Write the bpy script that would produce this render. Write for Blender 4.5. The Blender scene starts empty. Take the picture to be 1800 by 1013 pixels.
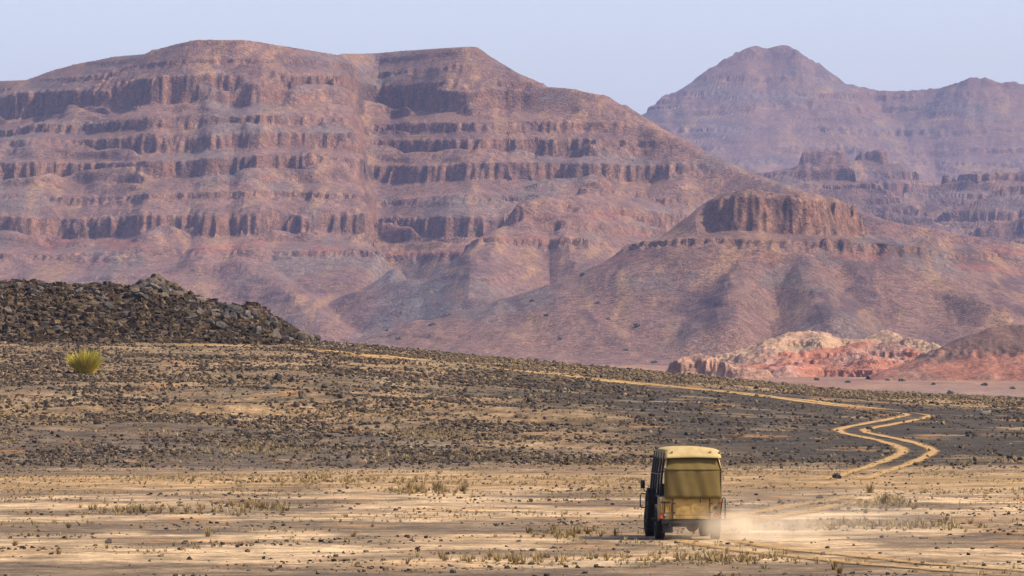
import bpy, bmesh, math, random
import numpy as np
from mathutils import Vector, Matrix

random.seed(7)
rng = np.random.default_rng(7)
sc = bpy.context.scene
R = math.radians

# ------------------------------------------------------------------ camera, world, sun, exposure
CAM_Z = 4.5                      # tripod on a low rise, long lens
FPX = 10000.0                    # 200 mm on 36 mm, in pixels of an 1800 px wide frame
HOR = 648.0                      # picture row of the level line
cam_d = bpy.data.cameras.new('camera'); cam = bpy.data.objects.new('camera', cam_d)
sc.collection.objects.link(cam); sc.camera = cam
cam_d.lens = 200.0; cam_d.sensor_width = 36.0
cam_d.clip_start = 1.0; cam_d.clip_end = 60000.0
cam.location = (0, 0, CAM_Z)
cam.rotation_euler = (R(90) + math.atan((HOR - 506.5) / FPX), 0, 0)

SUN_EL, SUN_BACK = 47.0, 16.0     # sun high on the right, a touch behind the camera
sdir = Vector((math.cos(R(SUN_EL)) * math.cos(R(SUN_BACK)), -math.cos(R(SUN_EL)) * math.sin(R(SUN_BACK)), math.sin(R(SUN_EL))))
world = bpy.data.worlds.new('World'); sc.world = world; world.use_nodes = True
wn = world.node_tree; wn.nodes.clear()
sky = wn.nodes.new('ShaderNodeTexSky'); sky.sky_type = 'NISHITA'; sky.sun_disc = False
sky.sun_elevation = R(SUN_EL); sky.sun_rotation = math.atan2(sdir.x, sdir.y)
sky.air_density = 1.0; sky.dust_density = 5.0; sky.ozone_density = 5.0; sky.altitude = 600
bgn = wn.nodes.new('ShaderNodeBackground'); bgn.inputs['Strength'].default_value = 0.15
wout = wn.nodes.new('ShaderNodeOutputWorld')
tint = wn.nodes.new('ShaderNodeVectorMath'); tint.operation = 'MULTIPLY'; tint.inputs[1].default_value = (1.21, 1.06, 1.02)   # pale lavender desert sky
wn.links.new(sky.outputs[0], tint.inputs[0]); wn.links.new(tint.outputs[0], bgn.inputs['Color']); wn.links.new(bgn.outputs[0], wout.inputs['Surface'])
sun_d = bpy.data.lights.new('sun', 'SUN'); sun = bpy.data.objects.new('sun', sun_d)
sc.collection.objects.link(sun)
sun_d.energy = 4.0; sun_d.angle = R(0.5); sun_d.color = (1.0, 0.89, 0.70)
sun.rotation_euler = sdir.to_track_quat('Z', 'Y').to_euler()
sun.location = (60, 100, 120)
sc.view_settings.view_transform = 'Standard'; sc.view_settings.look = 'None'
sc.view_settings.gamma = 1.0; sc.view_settings.use_curve_mapping = False
sc.view_settings.exposure = 0.92
sc.render.engine = 'CYCLES'
sc.cycles.use_denoising = True
sc.cycles.max_bounces = 6; sc.cycles.transparent_max_bounces = 24; sc.cycles.volume_bounces = 3

# ------------------------------------------------------------------ numpy noise
def _hash(ix, iy, seed):
    h = (ix.astype(np.int64) * 374761393 + iy.astype(np.int64) * 668265263 + seed * 974634777) & 0xFFFFFFFF
    h = ((h ^ (h >> 13)) * 1274126177) & 0xFFFFFFFF
    return (h ^ (h >> 16)) & 0xFFFF
def pn(x, y, seed=0):
    x = np.asarray(x, float); y = np.asarray(y, float)
    x, y = np.broadcast_arrays(x, y)
    ix = np.floor(x); iy = np.floor(y); fx = x - ix; fy = y - iy
    u = fx * fx * fx * (fx * (fx * 6 - 15) + 10); v = fy * fy * fy * (fy * (fy * 6 - 15) + 10)
    def g(a, b):
        ang = _hash(ix + a, iy + b, seed) * (2 * math.pi / 65536.0)
        return np.cos(ang) * (fx - a) + np.sin(ang) * (fy - b)
    n0 = g(0, 0) * (1 - u) + g(1, 0) * u
    n1 = g(0, 1) * (1 - u) + g(1, 1) * u
    return (n0 * (1 - v) + n1 * v) * 1.5
def fbm(x, y, oct=4, seed=0, gain=0.5):
    s = 0; a = 1.0; t = 0
    for i in range(oct):
        s = s + a * pn(x * 2 ** i, y * 2 ** i, seed + i * 17); t += a; a *= gain
    return s / t
def sstep(a, b, x):
    t = np.clip((x - a) / (b - a), 0, 1); return t * t * (3 - 2 * t)
def mixc(c, d, k):
    return c * (1 - k[..., None]) + np.asarray(d, float) * k[..., None]

def PX(px, py, Y):               # a point of the place seen at picture (px, py), Y metres away
    return ((px - 900.0) * Y / FPX, Y, CAM_Z + (HOR - py) * Y / FPX)

# ------------------------------------------------------------------ object helpers
C = sc.collection
def link(o, parent=None):
    C.objects.link(o)
    if parent is not None: o.parent = parent
    return o
def tag(o, label=None, cat=None, group=None, kind=None):
    if label: o['label'] = label
    if cat: o['category'] = cat
    if group: o['group'] = group
    if kind: o['kind'] = kind
    return o
def mesh_np(name, verts, faces, mat, cols=None, smooth=False):
    verts = np.asarray(verts, np.float32); faces = np.asarray(faces, np.int32)
    n, k = faces.shape
    me = bpy.data.meshes.new(name)
    me.vertices.add(len(verts)); me.vertices.foreach_set('co', verts.ravel())
    me.loops.add(n * k); me.loops.foreach_set('vertex_index', faces.ravel())
    me.polygons.add(n); me.polygons.foreach_set('loop_start', np.arange(0, n * k, k, dtype=np.int32))
    me.polygons.foreach_set('loop_total', np.full(n, k, np.int32))
    me.polygons.foreach_set('use_smooth', np.full(n, smooth, bool))
    me.update(calc_edges=True); me.validate()
    if cols is not None:
        a = me.color_attributes.new('Col', 'FLOAT_COLOR', 'POINT')
        c4 = np.ones((len(verts), 4), np.float32); c4[:, :cols.shape[1]] = cols
        a.data.foreach_set('color', c4.ravel())
    me.materials.append(mat)
    return bpy.data.objects.new(name, me)
def grid_faces(nr, nc):
    i = np.arange(nr * nc).reshape(nr, nc)
    return np.stack([i[:-1, :-1], i[:-1, 1:], i[1:, 1:], i[1:, :-1]], -1).reshape(-1, 4)

# ------------------------------------------------------------------ materials
def new_mat(name):
    m = bpy.data.materials.new(name); m.use_nodes = True
    nt = m.node_tree; b = nt.nodes['Principled BSDF']; b.inputs['Roughness'].default_value = 0.9
    b.inputs['Specular IOR Level'].default_value = 0.15
    return m, nt, b
def attr_mat(name, scales, amount, bump_scale=None, bump=0.3, bump_dist=0.1, rough=0.95, gain=(1, 1, 1)):
    """colour attribute of the surface, broken up by noises of the given world scales"""
    m, nt, b = new_mat(name); L = nt.links.new
    at = nt.nodes.new('ShaderNodeAttribute'); at.attribute_name = 'Col'
    tc = nt.nodes.new('ShaderNodeNewGeometry')
    gn = nt.nodes.new('ShaderNodeVectorMath'); gn.operation = 'MULTIPLY'; gn.inputs[1].default_value = gain
    L(at.outputs['Color'], gn.inputs[0]); cur = gn.outputs[0]
    for s, a in zip(scales, amount):
        n = nt.nodes.new('ShaderNodeTexNoise'); n.inputs['Scale'].default_value = s
        n.inputs['Detail'].default_value = 3.0; n.inputs['Roughness'].default_value = 0.6
        L(tc.outputs['Position'], n.inputs['Vector'])
        mr = nt.nodes.new('ShaderNodeMapRange')
        mr.inputs['From Min'].default_value = 0.36; mr.inputs['From Max'].default_value = 0.64
        mr.inputs['To Min'].default_value = 1 - a; mr.inputs['To Max'].default_value = 1 + a
        L(n.outputs['Fac'], mr.inputs['Value'])
        mx = nt.nodes.new('ShaderNodeVectorMath'); mx.operation = 'SCALE'
        L(cur, mx.inputs[0]); L(mr.outputs[0], mx.inputs['Scale']); cur = mx.outputs[0]
    L(cur, b.inputs['Base Color']); b.inputs['Roughness'].default_value = rough
    if bump_scale:
        n = nt.nodes.new('ShaderNodeTexNoise'); n.inputs['Scale'].default_value = bump_scale
        n.inputs['Detail'].default_value = 5.0; n.inputs['Roughness'].default_value = 0.65
        L(tc.outputs['Position'], n.inputs['Vector'])
        bp = nt.nodes.new('ShaderNodeBump'); bp.inputs['Strength'].default_value = bump
        bp.inputs['Distance'].default_value = bump_dist
        L(n.outputs['Fac'], bp.inputs['Height']); L(bp.outputs[0], b.inputs['Normal'])
    return m
ALB = 0.50                       # keeps painted and stone surfaces in step with the exposure
def flat_mat(name, col, rough=0.7, metal=0.0, noise=0.12, nscale=6.0, spec=0.3, bump=0.0, dirt=None):
    col = tuple(c * ALB for c in col); dirt = tuple(c * ALB for c in dirt) if dirt else None
    m, nt, b = new_mat(name); L = nt.links.new
    tc = nt.nodes.new('ShaderNodeTexCoord')
    n = nt.nodes.new('ShaderNodeTexNoise'); n.inputs['Scale'].default_value = nscale; n.inputs['Detail'].default_value = 4
    L(tc.outputs['Object'], n.inputs['Vector'])
    mx = nt.nodes.new('ShaderNodeMix'); mx.data_type = 'RGBA'
    c2 = dirt if dirt else tuple(c * (1 - 2.2 * noise) for c in col)
    mx.inputs['A'].default_value = (*[c * (1 + noise) for c in col], 1); mx.inputs['B'].default_value = (*c2, 1)
    mr = nt.nodes.new('ShaderNodeMapRange'); mr.inputs['From Min'].default_value = 0.42; mr.inputs['From Max'].default_value = 0.72
    L(n.outputs['Fac'], mr.inputs['Value']); L(mr.outputs[0], mx.inputs['Factor'])
    L(mx.outputs['Result'], b.inputs['Base Color'])
    b.inputs['Roughness'].default_value = rough; b.inputs['Metallic'].default_value = metal
    b.inputs['Specular IOR Level'].default_value = spec
    if bump:
        bp = nt.nodes.new('ShaderNodeBump'); bp.inputs['Strength'].default_value = bump; bp.inputs['Distance'].default_value = 0.02
        L(n.outputs['Fac'], bp.inputs['Height']); L(bp.outputs[0], b.inputs['Normal'])
    return m

M_GROUND = attr_mat('desert_ground', (0.16, 0.55, 1.9, 8.0), (0.22, 0.36, 0.34, 0.34), 6.0, 0.9, 0.06, gain=(.47, .435, .385))
M_ROCKFACE = attr_mat('mountain_rock', (0.05, 0.22, 0.8), (0.15, 0.28, 0.40), 0.45, 1.0, 2.2, gain=(.47, .43, .405))
M_REDROCK = attr_mat('sandstone_rock', (0.12, 0.5, 1.6), (0.18, 0.22, 0.2), 0.9, 0.8, 0.8, gain=(.49, .46, .44))
M_STONE = attr_mat('loose_stone', (1.5, 8.0), (0.2, 0.2), 7.0, 0.5, 0.04, gain=(.42, .395, .365))
M_BLADE = attr_mat('dry_grass_blade', (0.8,), (0.2,), None, gain=(.52, .50, .44))

# ------------------------------------------------------------------ the near ground
RX = [-70, -45, -40, -15, -6, 0, 12, 27, 40, 60, 80]
RZ = [7.2, 6.8, 6.7, 6.6, 5.8, 5.15, 4.15, 2.7, 2.15, 1.5, 1.2]
HX = [-90, -60, -43, -36, -33, -31.7, -30.5, -29.5, -28.8, -26.9, -24, -22, -20.2, -18.5, -17, -15.8]
HZ = [4.2, 4.9, 4.8, 4.85, 4.6, 4.7, 5.35, 5.2, 4.6, 3.75, 3.05, 3.1, 2.1, 1.1, 0.3, 0]
FY = [460, 600, 900, 1100, 1400, 1800, 2300, 2700, 3100, 3500, 4200, 9000, 16000]
FZ = [2, -9, -5, -1, 1.0, 2.5, 3.5, 6, 11, 18, 30, 60, 80]
def floor_z(x, y):
    return np.interp(y, FY, FZ) + 1.2 * fbm(x / 140.0, y / 260.0, 3, 5) * sstep(900, 2000, y) + 2.4 * fbm(x / 34.0, y / 90.0, 4, 6) * sstep(2000, 2500, y)
def ground_z(x, y):
    x = np.asarray(x, float); y = np.asarray(y, float)
    zr = np.interp(x, RX, RZ)
    foot = 256 + 8 * fbm(x / 30.0, 0 * x + 3.3, 2, 11)
    t = np.clip((y - foot) / (450 - foot), 0, 1)
    z = zr * (0.62 * t ** 1.15 + 0.38 * sstep(0, 1, t))
    wave = 0.36 * fbm(x / 22.0, y / 15.0, 3, 21) + 0.13 * fbm(x / 5.0, y / 5.0, 2, 31)
    wave = wave * (1 - 0.8 * sstep(3, 13, x))
    z = z + wave * sstep(0.02, 0.25, t) * (1 - 0.5 * sstep(0.85, 1, t))
    # low broken ledges that run across the slope
    led = np.exp(-((y - (322 + 10 * fbm(x / 25.0, 0 * x, 2, 41) + 0.5 * (x + 30))) / 2.6) ** 2) * sstep(-2, -14, x)
    led2 = np.exp(-((y - (338 - 0.9 * (x + 8) + 7 * fbm(x / 14.0, 0 * x + 9, 2, 43))) / 5.0) ** 2) * sstep(-22, -12, x) * sstep(12, 2, x)
    z = z + 0.38 * led + 0.55 * led2
    z = z + 0.05 * fbm(x / 7.0, y / 7.0, 3, 51) * (1 - sstep(0, .1, t)) * sstep(4, 9, np.hypot(x - 4.7, (y - 150) * .5))
    hill = np.interp(x, HX, HZ)
    hz = hill * sstep(436, 484, y + 4 * fbm(x / 9.0, y / 9.0, 2, 61))
    z = z + hz * (1 + 0.10 * fbm(x / 4.0, y / 4.0, 2, 71))
    back = np.clip(y - np.where(hill > 0.2, 486, 452), 0, None)
    zb = z - (back / 60.0) ** 1.6 * 1.6
    return np.where(y > 452, np.where(zb > floor_z(x, y), zb, floor_z(x, y)), z)

def hit(px, py):                 # where the sight line through a picture point meets the near ground
    ys = np.arange(105, 520, 0.5)
    x = (px - 900) * ys / FPX; z = CAM_Z + (HOR - py) * ys / FPX
    k = np.nonzero(ground_z(x, ys) >= z)[0]
    i = k[0] if len(k) else len(ys) - 1
    return float(x[i]), float(ys[i])
def gz1(x, y): return float(ground_z(np.array([x]), np.array([y]))[0])

def fan_mask(x, y):              # the grey debris fan below the main gully
    d = x - np.interp(y, [2300, 2900, 3400, 3800, 4000], [-20, -42, -64, -80, -92]) - 14 * fbm(x / 40.0, y / 120.0, 3, 93)
    w = 9 + np.clip(3850 - y, 0, 900) * .055
    return sstep(1.0, .45, np.abs(d) / w) * sstep(3950, 3750, y) * sstep(2300, 2800, y) * (.45 + .55 * sstep(-.2, .2, fbm(x / 9.0, y / 60.0, 3, 94)))
def slope_t(x, y):
    return np.clip((y - 256) / (450 - 256), 0, 1)
CREAM = np.array((.59, .445, .275)); TAN = np.array((.42, .285, .15)); GRAVEL = np.array((.20, .150, .095))
DARK = np.array((.082, .069, .050)); BROWN = np.array((.225, .165, .105)); ORANGE = np.array((.50, .27, .10)); PINK = np.array((.34, .205, .15))
def ground_col(x, y):
    n1 = fbm(x / 13.0, y / 13.0, 4, 101); n2 = fbm(x / 5.0, y / 9.0, 4, 111); n3 = fbm(x / 2.0, y / 3.0, 3, 121)
    c = np.broadcast_to(CREAM, x.shape + (3,)).copy()
    c = mixc(c, TAN, 0.7 * sstep(-.05, .35, fbm(x / 9.0, y / 6.0, 3, 131)))
    c = mixc(c, GRAVEL, 0.85 * sstep(-.04, .16, n1 + .5 * n2))
    c = mixc(c, BROWN, 0.8 * sstep(0.05, .28, n2 - .2 * n1))
    c = mixc(c, ORANGE, 0.5 * sstep(.25, .42, fbm(x / 4.0, y / 5.0, 3, 141)))
    c = mixc(c, GRAVEL, 0.85 * sstep(131, 126, y + 3 * n1 + .25 * x))           # the dark gravel strip nearest the camera
    c = mixc(c, np.array((.46, .31, .145)), 0.75 * sstep(203, 222, y + 10 * n1) * sstep(262, 235, y))   # yellow grass band
    # the stony slope
    k = sstep(236, 262, y + 16 * n1 - 0.1 * x)
    s = np.broadcast_to(np.array((.285, .20, .112)), x.shape + (3,)).copy()
    s = mixc(s, DARK * 1.6 * np.array((1.06, 1, .9)), 0.75 * sstep(-.05, .25, fbm(x / 17.0, y / 24.0, 4, 151)))
    s = mixc(s, np.array((.36, .27, .165)), 0.8 * sstep(.12, .42, fbm(x / 11.0, y / 16.0, 3, 161) + .2 * n3))
    lowleft = sstep(310, 286, y + 6 * n1 + .35 * x) * sstep(2, -6, x)
    s = mixc(s, np.array((.125, .10, .078)), 0.8 * lowleft)
    dk = sstep(2, 12, x + 6 * n1 + (y - 300) * .10) * sstep(254, 268, y + 6 * n2) * sstep(432, 395, y + 18 * n1 + 0.55 * (x - 12))
    s = mixc(s, DARK * .72, 0.95 * dk)
    s = mixc(s, np.array((.33, .25, .15)), 0.7 * dk * sstep(.20, .36, fbm(x / 9.0, y / 5.0, 3, 171)))
    top = sstep(395, 432, y + 18 * n1 + 0.55 * np.clip(x - 12, 0, 99)) * sstep(-16, 2, x)
    s = mixc(s, np.array((.345, .25, .135)), 0.8 * top)
    s = mixc(s, np.array((.27, .195, .115)), 0.7 * sstep(400, 425, y) * sstep(2, -10, x))
    s = mixc(s, ORANGE * .8, 0.55 * sstep(.33, .45, fbm(x / 5.0, y / 8.0, 3, 181)))
    hill = np.interp(x, HX, HZ)
    hk = sstep(438, 447, y) * sstep(0.1, 1.2, hill)
    s = mixc(s, np.array((.10, .075, .05)), 0.9 * hk)
    s = mixc(s, np.array((.20, .14, .075)), 0.6 * hk * sstep(.05, .3, n2))
    c = mixc(c, s, k)
    f = np.broadcast_to(np.array((.33, .185, .138)), x.shape + (3,)).copy()
    f = mixc(f, np.array((.46, .28, .165)), 0.75 * sstep(-.02, .26, fbm(x / 34.0, y / 110.0, 4, 191)))
    f = mixc(f, np.array((.19, .115, .10)), 0.6 * sstep(.04, .28, fbm(x / 24.0, y / 70.0, 4, 195)))
    f = mixc(f, np.array((.26, .20, .18)), 0.6 * sstep(.1, .3, fbm(x / 9.0, y / 60.0, 4, 197)))
    f = mixc(f, np.array((.30, .235, .20)), 0.6 * sstep(1500, 1100, y) * sstep(60, 90, x))
    f = mixc(f, np.array((.20, .185, .175)), .75 * fan_mask(x, y))
    return mixc(c, f, sstep(500, 700, y))

ys = np.concatenate([np.arange(60, 110, 5.0), np.arange(110, 250, 0.75), np.arange(250, 500, 0.70),
                     np.arange(500, 700, 8), np.geomspace(700, 2000, 60), np.arange(2010, 3600, 11), np.geomspace(3610, 16000, 40)])
us = np.linspace(-1.25, 1.25, 310)
Yg = ys[:, None] + 0 * us[None]; Xg = us[None] * (Yg * 0.09 + 4 + np.clip(Yg - 2000, 0, None) * .35)
Zg = ground_z(Xg, Yg); Zg = np.where(Yg > 700, floor_z(Xg, Yg), Zg)
g = mesh_np('ground', np.stack([Xg, Yg, Zg], -1).reshape(-1, 3), grid_faces(len(ys), len(us)), M_GROUND,
            ground_col(Xg, Yg).reshape(-1, 3), smooth=True)
link(g); tag(g, 'stony desert plain rising to a dark gravel slope', 'ground', kind='structure')

# ------------------------------------------------------------------ wheel tracks worn into the ground
def track_mat():
    m, nt, b = new_mat('track_dust'); L = nt.links.new
    at = nt.nodes.new('ShaderNodeAttribute'); at.attribute_name = 'Col'
    geo = nt.nodes.new('ShaderNodeNewGeometry')
    n = nt.nodes.new('ShaderNodeTexNoise'); n.inputs['Scale'].default_value = 2.5; n.inputs['Detail'].default_value = 4
    L(geo.outputs['Position'], n.inputs['Vector'])
    mx = nt.nodes.new('ShaderNodeMix'); mx.data_type = 'RGBA'
    mx.inputs['A'].default_value = (.33, .20, .068, 1); mx.inputs['B'].default_value = (.24, .145, .055, 1)
    L(n.outputs['Fac'], mx.inputs['Factor']); L(mx.outputs['Result'], b.inputs['Base Color'])
    sep = nt.nodes.new('ShaderNodeSeparateColor'); L(at.outputs['Color'], sep.inputs[0])
    ad = nt.nodes.new('ShaderNodeMath'); ad.operation = 'MULTIPLY_ADD'; ad.inputs[1].default_value = 1.3
    sb = nt.nodes.new('ShaderNodeMath'); sb.operation = 'SUBTRACT'; sb.inputs[1].default_value = 0.70
    sb.operation = 'MULTIPLY_ADD'; sb.inputs[1].default_value = 2.0; sb.inputs[2].default_value = -1.28
    L(n.outputs['Fac'], sb.inputs[0]); L(sep.outputs[0], ad.inputs[0]); L(sb.outputs[0], ad.inputs[2])
    cl = nt.nodes.new('ShaderNodeClamp'); L(ad.outputs[0], cl.inputs['Value'])
    tr = nt.nodes.new('ShaderNodeBsdfTransparent'); ms = nt.nodes.new('ShaderNodeMixShader')
    L(cl.outputs[0], ms.inputs['Fac']); L(tr.outputs[0], ms.inputs[1]); L(b.outputs[0], ms.inputs[2])
    L(ms.outputs[0], nt.nodes['Material Output'].inputs['Surface'])
    return m
M_TRACK = track_mat()
def smooth_path(pts, step=0.5):
    P = np.array(pts, float); out = []
    for i in range(len(P) - 1):
        p0 = P[max(i - 1, 0)]; p1 = P[i]; p2 = P[i + 1]; p3 = P[min(i + 2, len(P) - 1)]
        n = max(3, int(np.hypot(*(p2 - p1)) / step))
        for t in np.linspace(0, 1, n, endpoint=False):
            out.append(0.5 * ((2 * p1) + (p2 - p0) * t + (2 * p0 - 5 * p1 + 4 * p2 - p3) * t * t + (3 * p1 - p0 - 3 * p2 + p3) * t ** 3))
    out.append(P[-1]); return np.array(out)
def track(name, pts, label, strength=1.0, half=0.72, width=0.62):
    c = smooth_path(pts)
    ker = np.hanning(13)[1:-1]; ker /= ker.sum(); cp = np.pad(c, ((5, 5), (0, 0)), mode='edge')
    c = np.stack([np.convolve(cp[:, i], ker, 'valid') for i in (0, 1)], 1); d = np.gradient(c, axis=0); d /= np.linalg.norm(d, axis=1)[:, None] + 1e-9
    nrm = np.stack([-d[:, 1], d[:, 0]], 1)
    for s in (-1, 1):
        prof = np.linspace(-1, 1, 7); a = np.array([0, .55, .95, 1, .95, .55, 0]) * strength
        wob = 0.10 * fbm(np.arange(len(c)) * .11, np.zeros(len(c)) + s, 3, 77)
        w = width * (1 + 0.5 * fbm(np.arange(len(c)) * .07, np.zeros(len(c)) + 5 + s, 2, 78))
        V = c[:, None, :] + nrm[:, None, :] * (s * half + wob[:, None] + prof[None, :] * w[:, None])[..., None]
        fade = np.minimum(1, np.minimum(np.arange(len(c)), np.arange(len(c))[::-1]) / 12.0)
        Z = ground_z(V[..., 0], V[..., 1]) + 0.03
        col = np.repeat((a[None] * fade[:, None])[..., None], 3, 2)
        o = mesh_np(name, np.concatenate([V, Z[..., None]], -1).reshape(-1, 3), grid_faces(len(c), 7), M_TRACK, col.reshape(-1, 3), True)
        link(o); tag(o, label, 'track', kind='structure')
far_px = [(1480, 845), (1540, 826), (1590, 808), (1613, 795), (1603, 786), (1562, 774), (1518, 765), (1496, 757), (1518, 751),
          (1575, 741), (1615, 730), (1570, 723.5), (1450, 710), (1300, 692), (1100, 672), (900, 651), (700, 631), (560, 616), (400, 608), (240, 608)]
far_pts = [hit(*p) for p in far_px]
# keep the path running away from the camera, as the ground's small waves can scatter the hits
track('wheel_track', far_pts[:12], 'sandy double wheel track winding up the dark gravel slope', 1.0, 0.75, 0.44)
track('wheel_track', far_pts[11:], 'pale wheel track crossing the slope towards the boulder hill', 1.0, 0.9, 1.15)
track('wheel_track', [hit(1245, 925), hit(1330, 908), hit(1410, 894), hit(1500, 880), hit(1560, 870)], 'faint wheel track leading on ahead of the truck', 0.75)
track('wheel_track', [(4.9, 152.5), (5.1, 149), (5.5, 145), (6.6, 139), (8.2, 133), (10.2, 126.5), (12.0, 121)], 'dusty wheel track behind the truck', 0.8, 0.72, 0.42)

# ------------------------------------------------------------------ mountains: ridge skeletons, talus and strata
def drop_fn(d, s1, Lk, s0):
    return s1 * Lk * (1 - np.exp(-d / Lk)) + s0 * d
def seg_dist_max(X, Y, lines, s1, Lk, s0, flat=0.0):
    best = np.full(X.shape, -1e9)
    for ln in lines:
        for (ax, ay, az), (bx, by, bz) in zip(ln[:-1], ln[1:]):
            dx, dy = bx - ax, by - ay; L2 = dx * dx + dy * dy + 1e-9
            t = np.clip(((X - ax) * dx + (Y - ay) * dy) / L2, 0, 1)
            d = np.hypot(X - ax - t * dx, Y - ay - t * dy)
            best = np.maximum(best, az + t * (bz - az) - drop_fn(np.clip(d - flat, 0, None), s1, Lk, s0))
    return best
def strata(bands, r):
    xin, zo = [-500.0], [-500.0]
    for zb, zt in bands:
        c = zt - zb; xin += [zt - c * r, zt]; zo += [zb, zt]
    xin.append(2000.0); zo.append(2000.0); return np.array(xin), np.array(zo)
def mountain(name, label, lines, bands, xr, yr, nx, ny, drop, seed, colfn, warp=(38, 260, 12, 60), flute=5.0, r=0.16,
             fine=1.0, floor=True, smooth_k=7.0, mat=None, gully=1.0, flat=0.0, kfun=None, kbias=0.0, carve=None, crestz=None, rough=0.7):
    s1, Lk, s0 = drop
    xs = np.linspace(xr[0], xr[1], nx); yf = np.arange(yr[0], yr[1], fine)
    cx = np.linspace(xr[0] - 5, xr[1] + 5, max(8, int((xr[1] - xr[0]) / (4 * fine)))); cy = np.arange(yr[0] - 5, yr[1] + 9, 4 * fine)
    XX, YY = np.meshgrid(cx, cy)
    wx = warp[0] * fbm(XX / warp[1], YY / warp[1], 3, seed) + warp[2] * fbm(XX / warp[3], YY / warp[3], 3, seed + 1)
    wy = warp[0] * fbm(XX / warp[1], YY / warp[1], 3, seed + 2) + warp[2] * fbm(XX / warp[3], YY / (2 * warp[3]), 3, seed + 3)
    edge = 1.0
    Mc = seg_dist_max(XX + 0.45 * wx * edge, YY + wy * edge, lines, s1, Lk, s0, flat)
    # bilinear lift to the fine grid
    def lift(A):
        i = np.clip((xs - cx[0]) / (cx[1] - cx[0]), 0, len(cx) - 1.001); j = np.clip((yf - cy[0]) / (cy[1] - cy[0]), 0, len(cy) - 1.001)
        i0 = i.astype(int); j0 = j.astype(int); fi = (i - i0)[None]; fj = (j - j0)[:, None]
        return (A[j0][:, i0] * (1 - fj) * (1 - fi) + A[j0 + 1][:, i0] * fj * (1 - fi) + A[j0][:, i0 + 1] * (1 - fj) * fi + A[j0 + 1][:, i0 + 1] * fj * fi)
    M = lift(Mc)
    X = xs[None] + 0 * yf[:, None]; Y = yf[:, None] + 0 * xs[None]
    sc_ = fine
    mtab = np.linspace(-50, 900, 1900); cliff = np.zeros_like(mtab)
    for zb, zt in bands:
        c = (zt - zb); cliff = np.maximum(cliff, sstep(zt - c * r - 6 * sc_, zt - c * r, mtab) * sstep(zt + 5 * sc_, zt, mtab))
    # gullies that run down the talus, buttresses and flutes on the cliffs
    warpx = X + 14 * sc_ * fbm(X / (60 * sc_), Y / (90 * sc_), 2, seed + 9)
    gul = 0.9 - 2.2 * np.sqrt(pn(warpx / (52 * sc_), Y / (260 * sc_), seed + 5) ** 2 + .012); gul2 = 0.8 - 2 * np.sqrt(pn(warpx / (19 * sc_), Y / (110 * sc_), seed + 6) ** 2 + .02)
    soft = sstep(2, 18, crestz(X) - M) if crestz else 1.0                  # rims against the sky are worn round
    M = M - gully * soft * (2.6 * sc_ * gul + 0.9 * sc_ * gul2)
    if carve: M = carve(X, Y, M)
    dip = 6.0 * sc_ * fbm(X / (190 * sc_), Y / (260 * sc_), 2, seed + 25) if floor and fine >= .8 else 0.0
    M = M + dip
    cm = np.interp(M, mtab, cliff)
    bi = np.digitize(M, [zt + 4 * sc_ for _, zt in bands]) * 37.71        # each stratum breaks in its own way
    big = sstep(-.15, .3, pn(X / (90 * sc_) + bi, Y / (120 * sc_), seed + 14))
    fl = (0.6 * pn(X / (62 * sc_) + bi, Y / (80 * sc_), seed + 15) + 0.6 * (0.45 - 1.8 * np.abs(pn(X / (30 * sc_) + bi, Y / (34 * sc_), seed + 7))) + 0.85 * (0.45 - 1.8 * np.abs(pn(X / (12 * sc_) + bi, Y / (20 * sc_), seed + 8)))
          + 0.75 * pn(X / (4.5 * sc_) + bi, Y / (9 * sc_), seed + 12))
    M = M + flute * soft * sc_ * fl * (0.06 + 0.94 * cm * (.45 + .55 * big)) + rough * (.3 + .7 * soft) * sc_ * fbm(X / (8 * sc_), Y / (8 * sc_), 3, seed + 13)
    xin, zo = strata(bands, r)
    k = sstep(-.22, .14, fbm(X / (85 * sc_), M / 17.0 + Y / (300 * sc_), 3, seed + 20) + .15 * pn(X / (24 * sc_), M / 9.0, seed + 21) + kbias)
    if kfun: k = k * kfun(X, Y, M)
    k = k * (.15 + .85 * soft)
    Z = M * (1 - k) + np.interp(M, xin, zo) * k - dip
    if floor:
        fz = floor_z(X, Y); kk = smooth_k
        h = np.clip(0.5 + 0.5 * (Z - fz) / kk, 0, 1)
        Z = fz * (1 - h) + Z * h + kk * h * (1 - h) - 0.6 - kk * .07 * (1 - h)
    gy, gx = np.gradient(Z, fine, xs[1] - xs[0]); slope = np.hypot(gx, gy)
    aspect = -gx / (slope + 1e-6)
    # resample every column by its rise, so that cliffs get the rows
    V = np.zeros((ny, nx, 3)); S = np.zeros((ny, nx)); K = np.zeros((ny, nx))
    W = np.abs(np.diff(Z, axis=0)) + 0.055 * fine; kw = 21
    Wc = np.cumsum(np.pad(W, ((0, 0), (kw // 2 + 1, kw // 2)), mode='edge'), axis=1); W = (Wc[:, kw:] - Wc[:, :-kw]) / kw
    for i in range(nx):
        s = np.concatenate([[0], np.cumsum(W[:, i])]); q = np.linspace(0, s[-1], ny)
        V[:, i, 0] = xs[i]; V[:, i, 1] = np.interp(q, s, yf); V[:, i, 2] = np.interp(q, s, Z[:, i]); S[:, i] = np.interp(q, s, slope[:, i])
    cols = colfn(V[..., 0], V[..., 1], V[..., 2], S)
    o = mesh_np(name, V.reshape(-1, 3), grid_faces(ny, nx), mat or M_ROCKFACE, cols.reshape(-1, 3), False)
    link(o); tag(o, label, 'mountain', kind='structure'); return o

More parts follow.
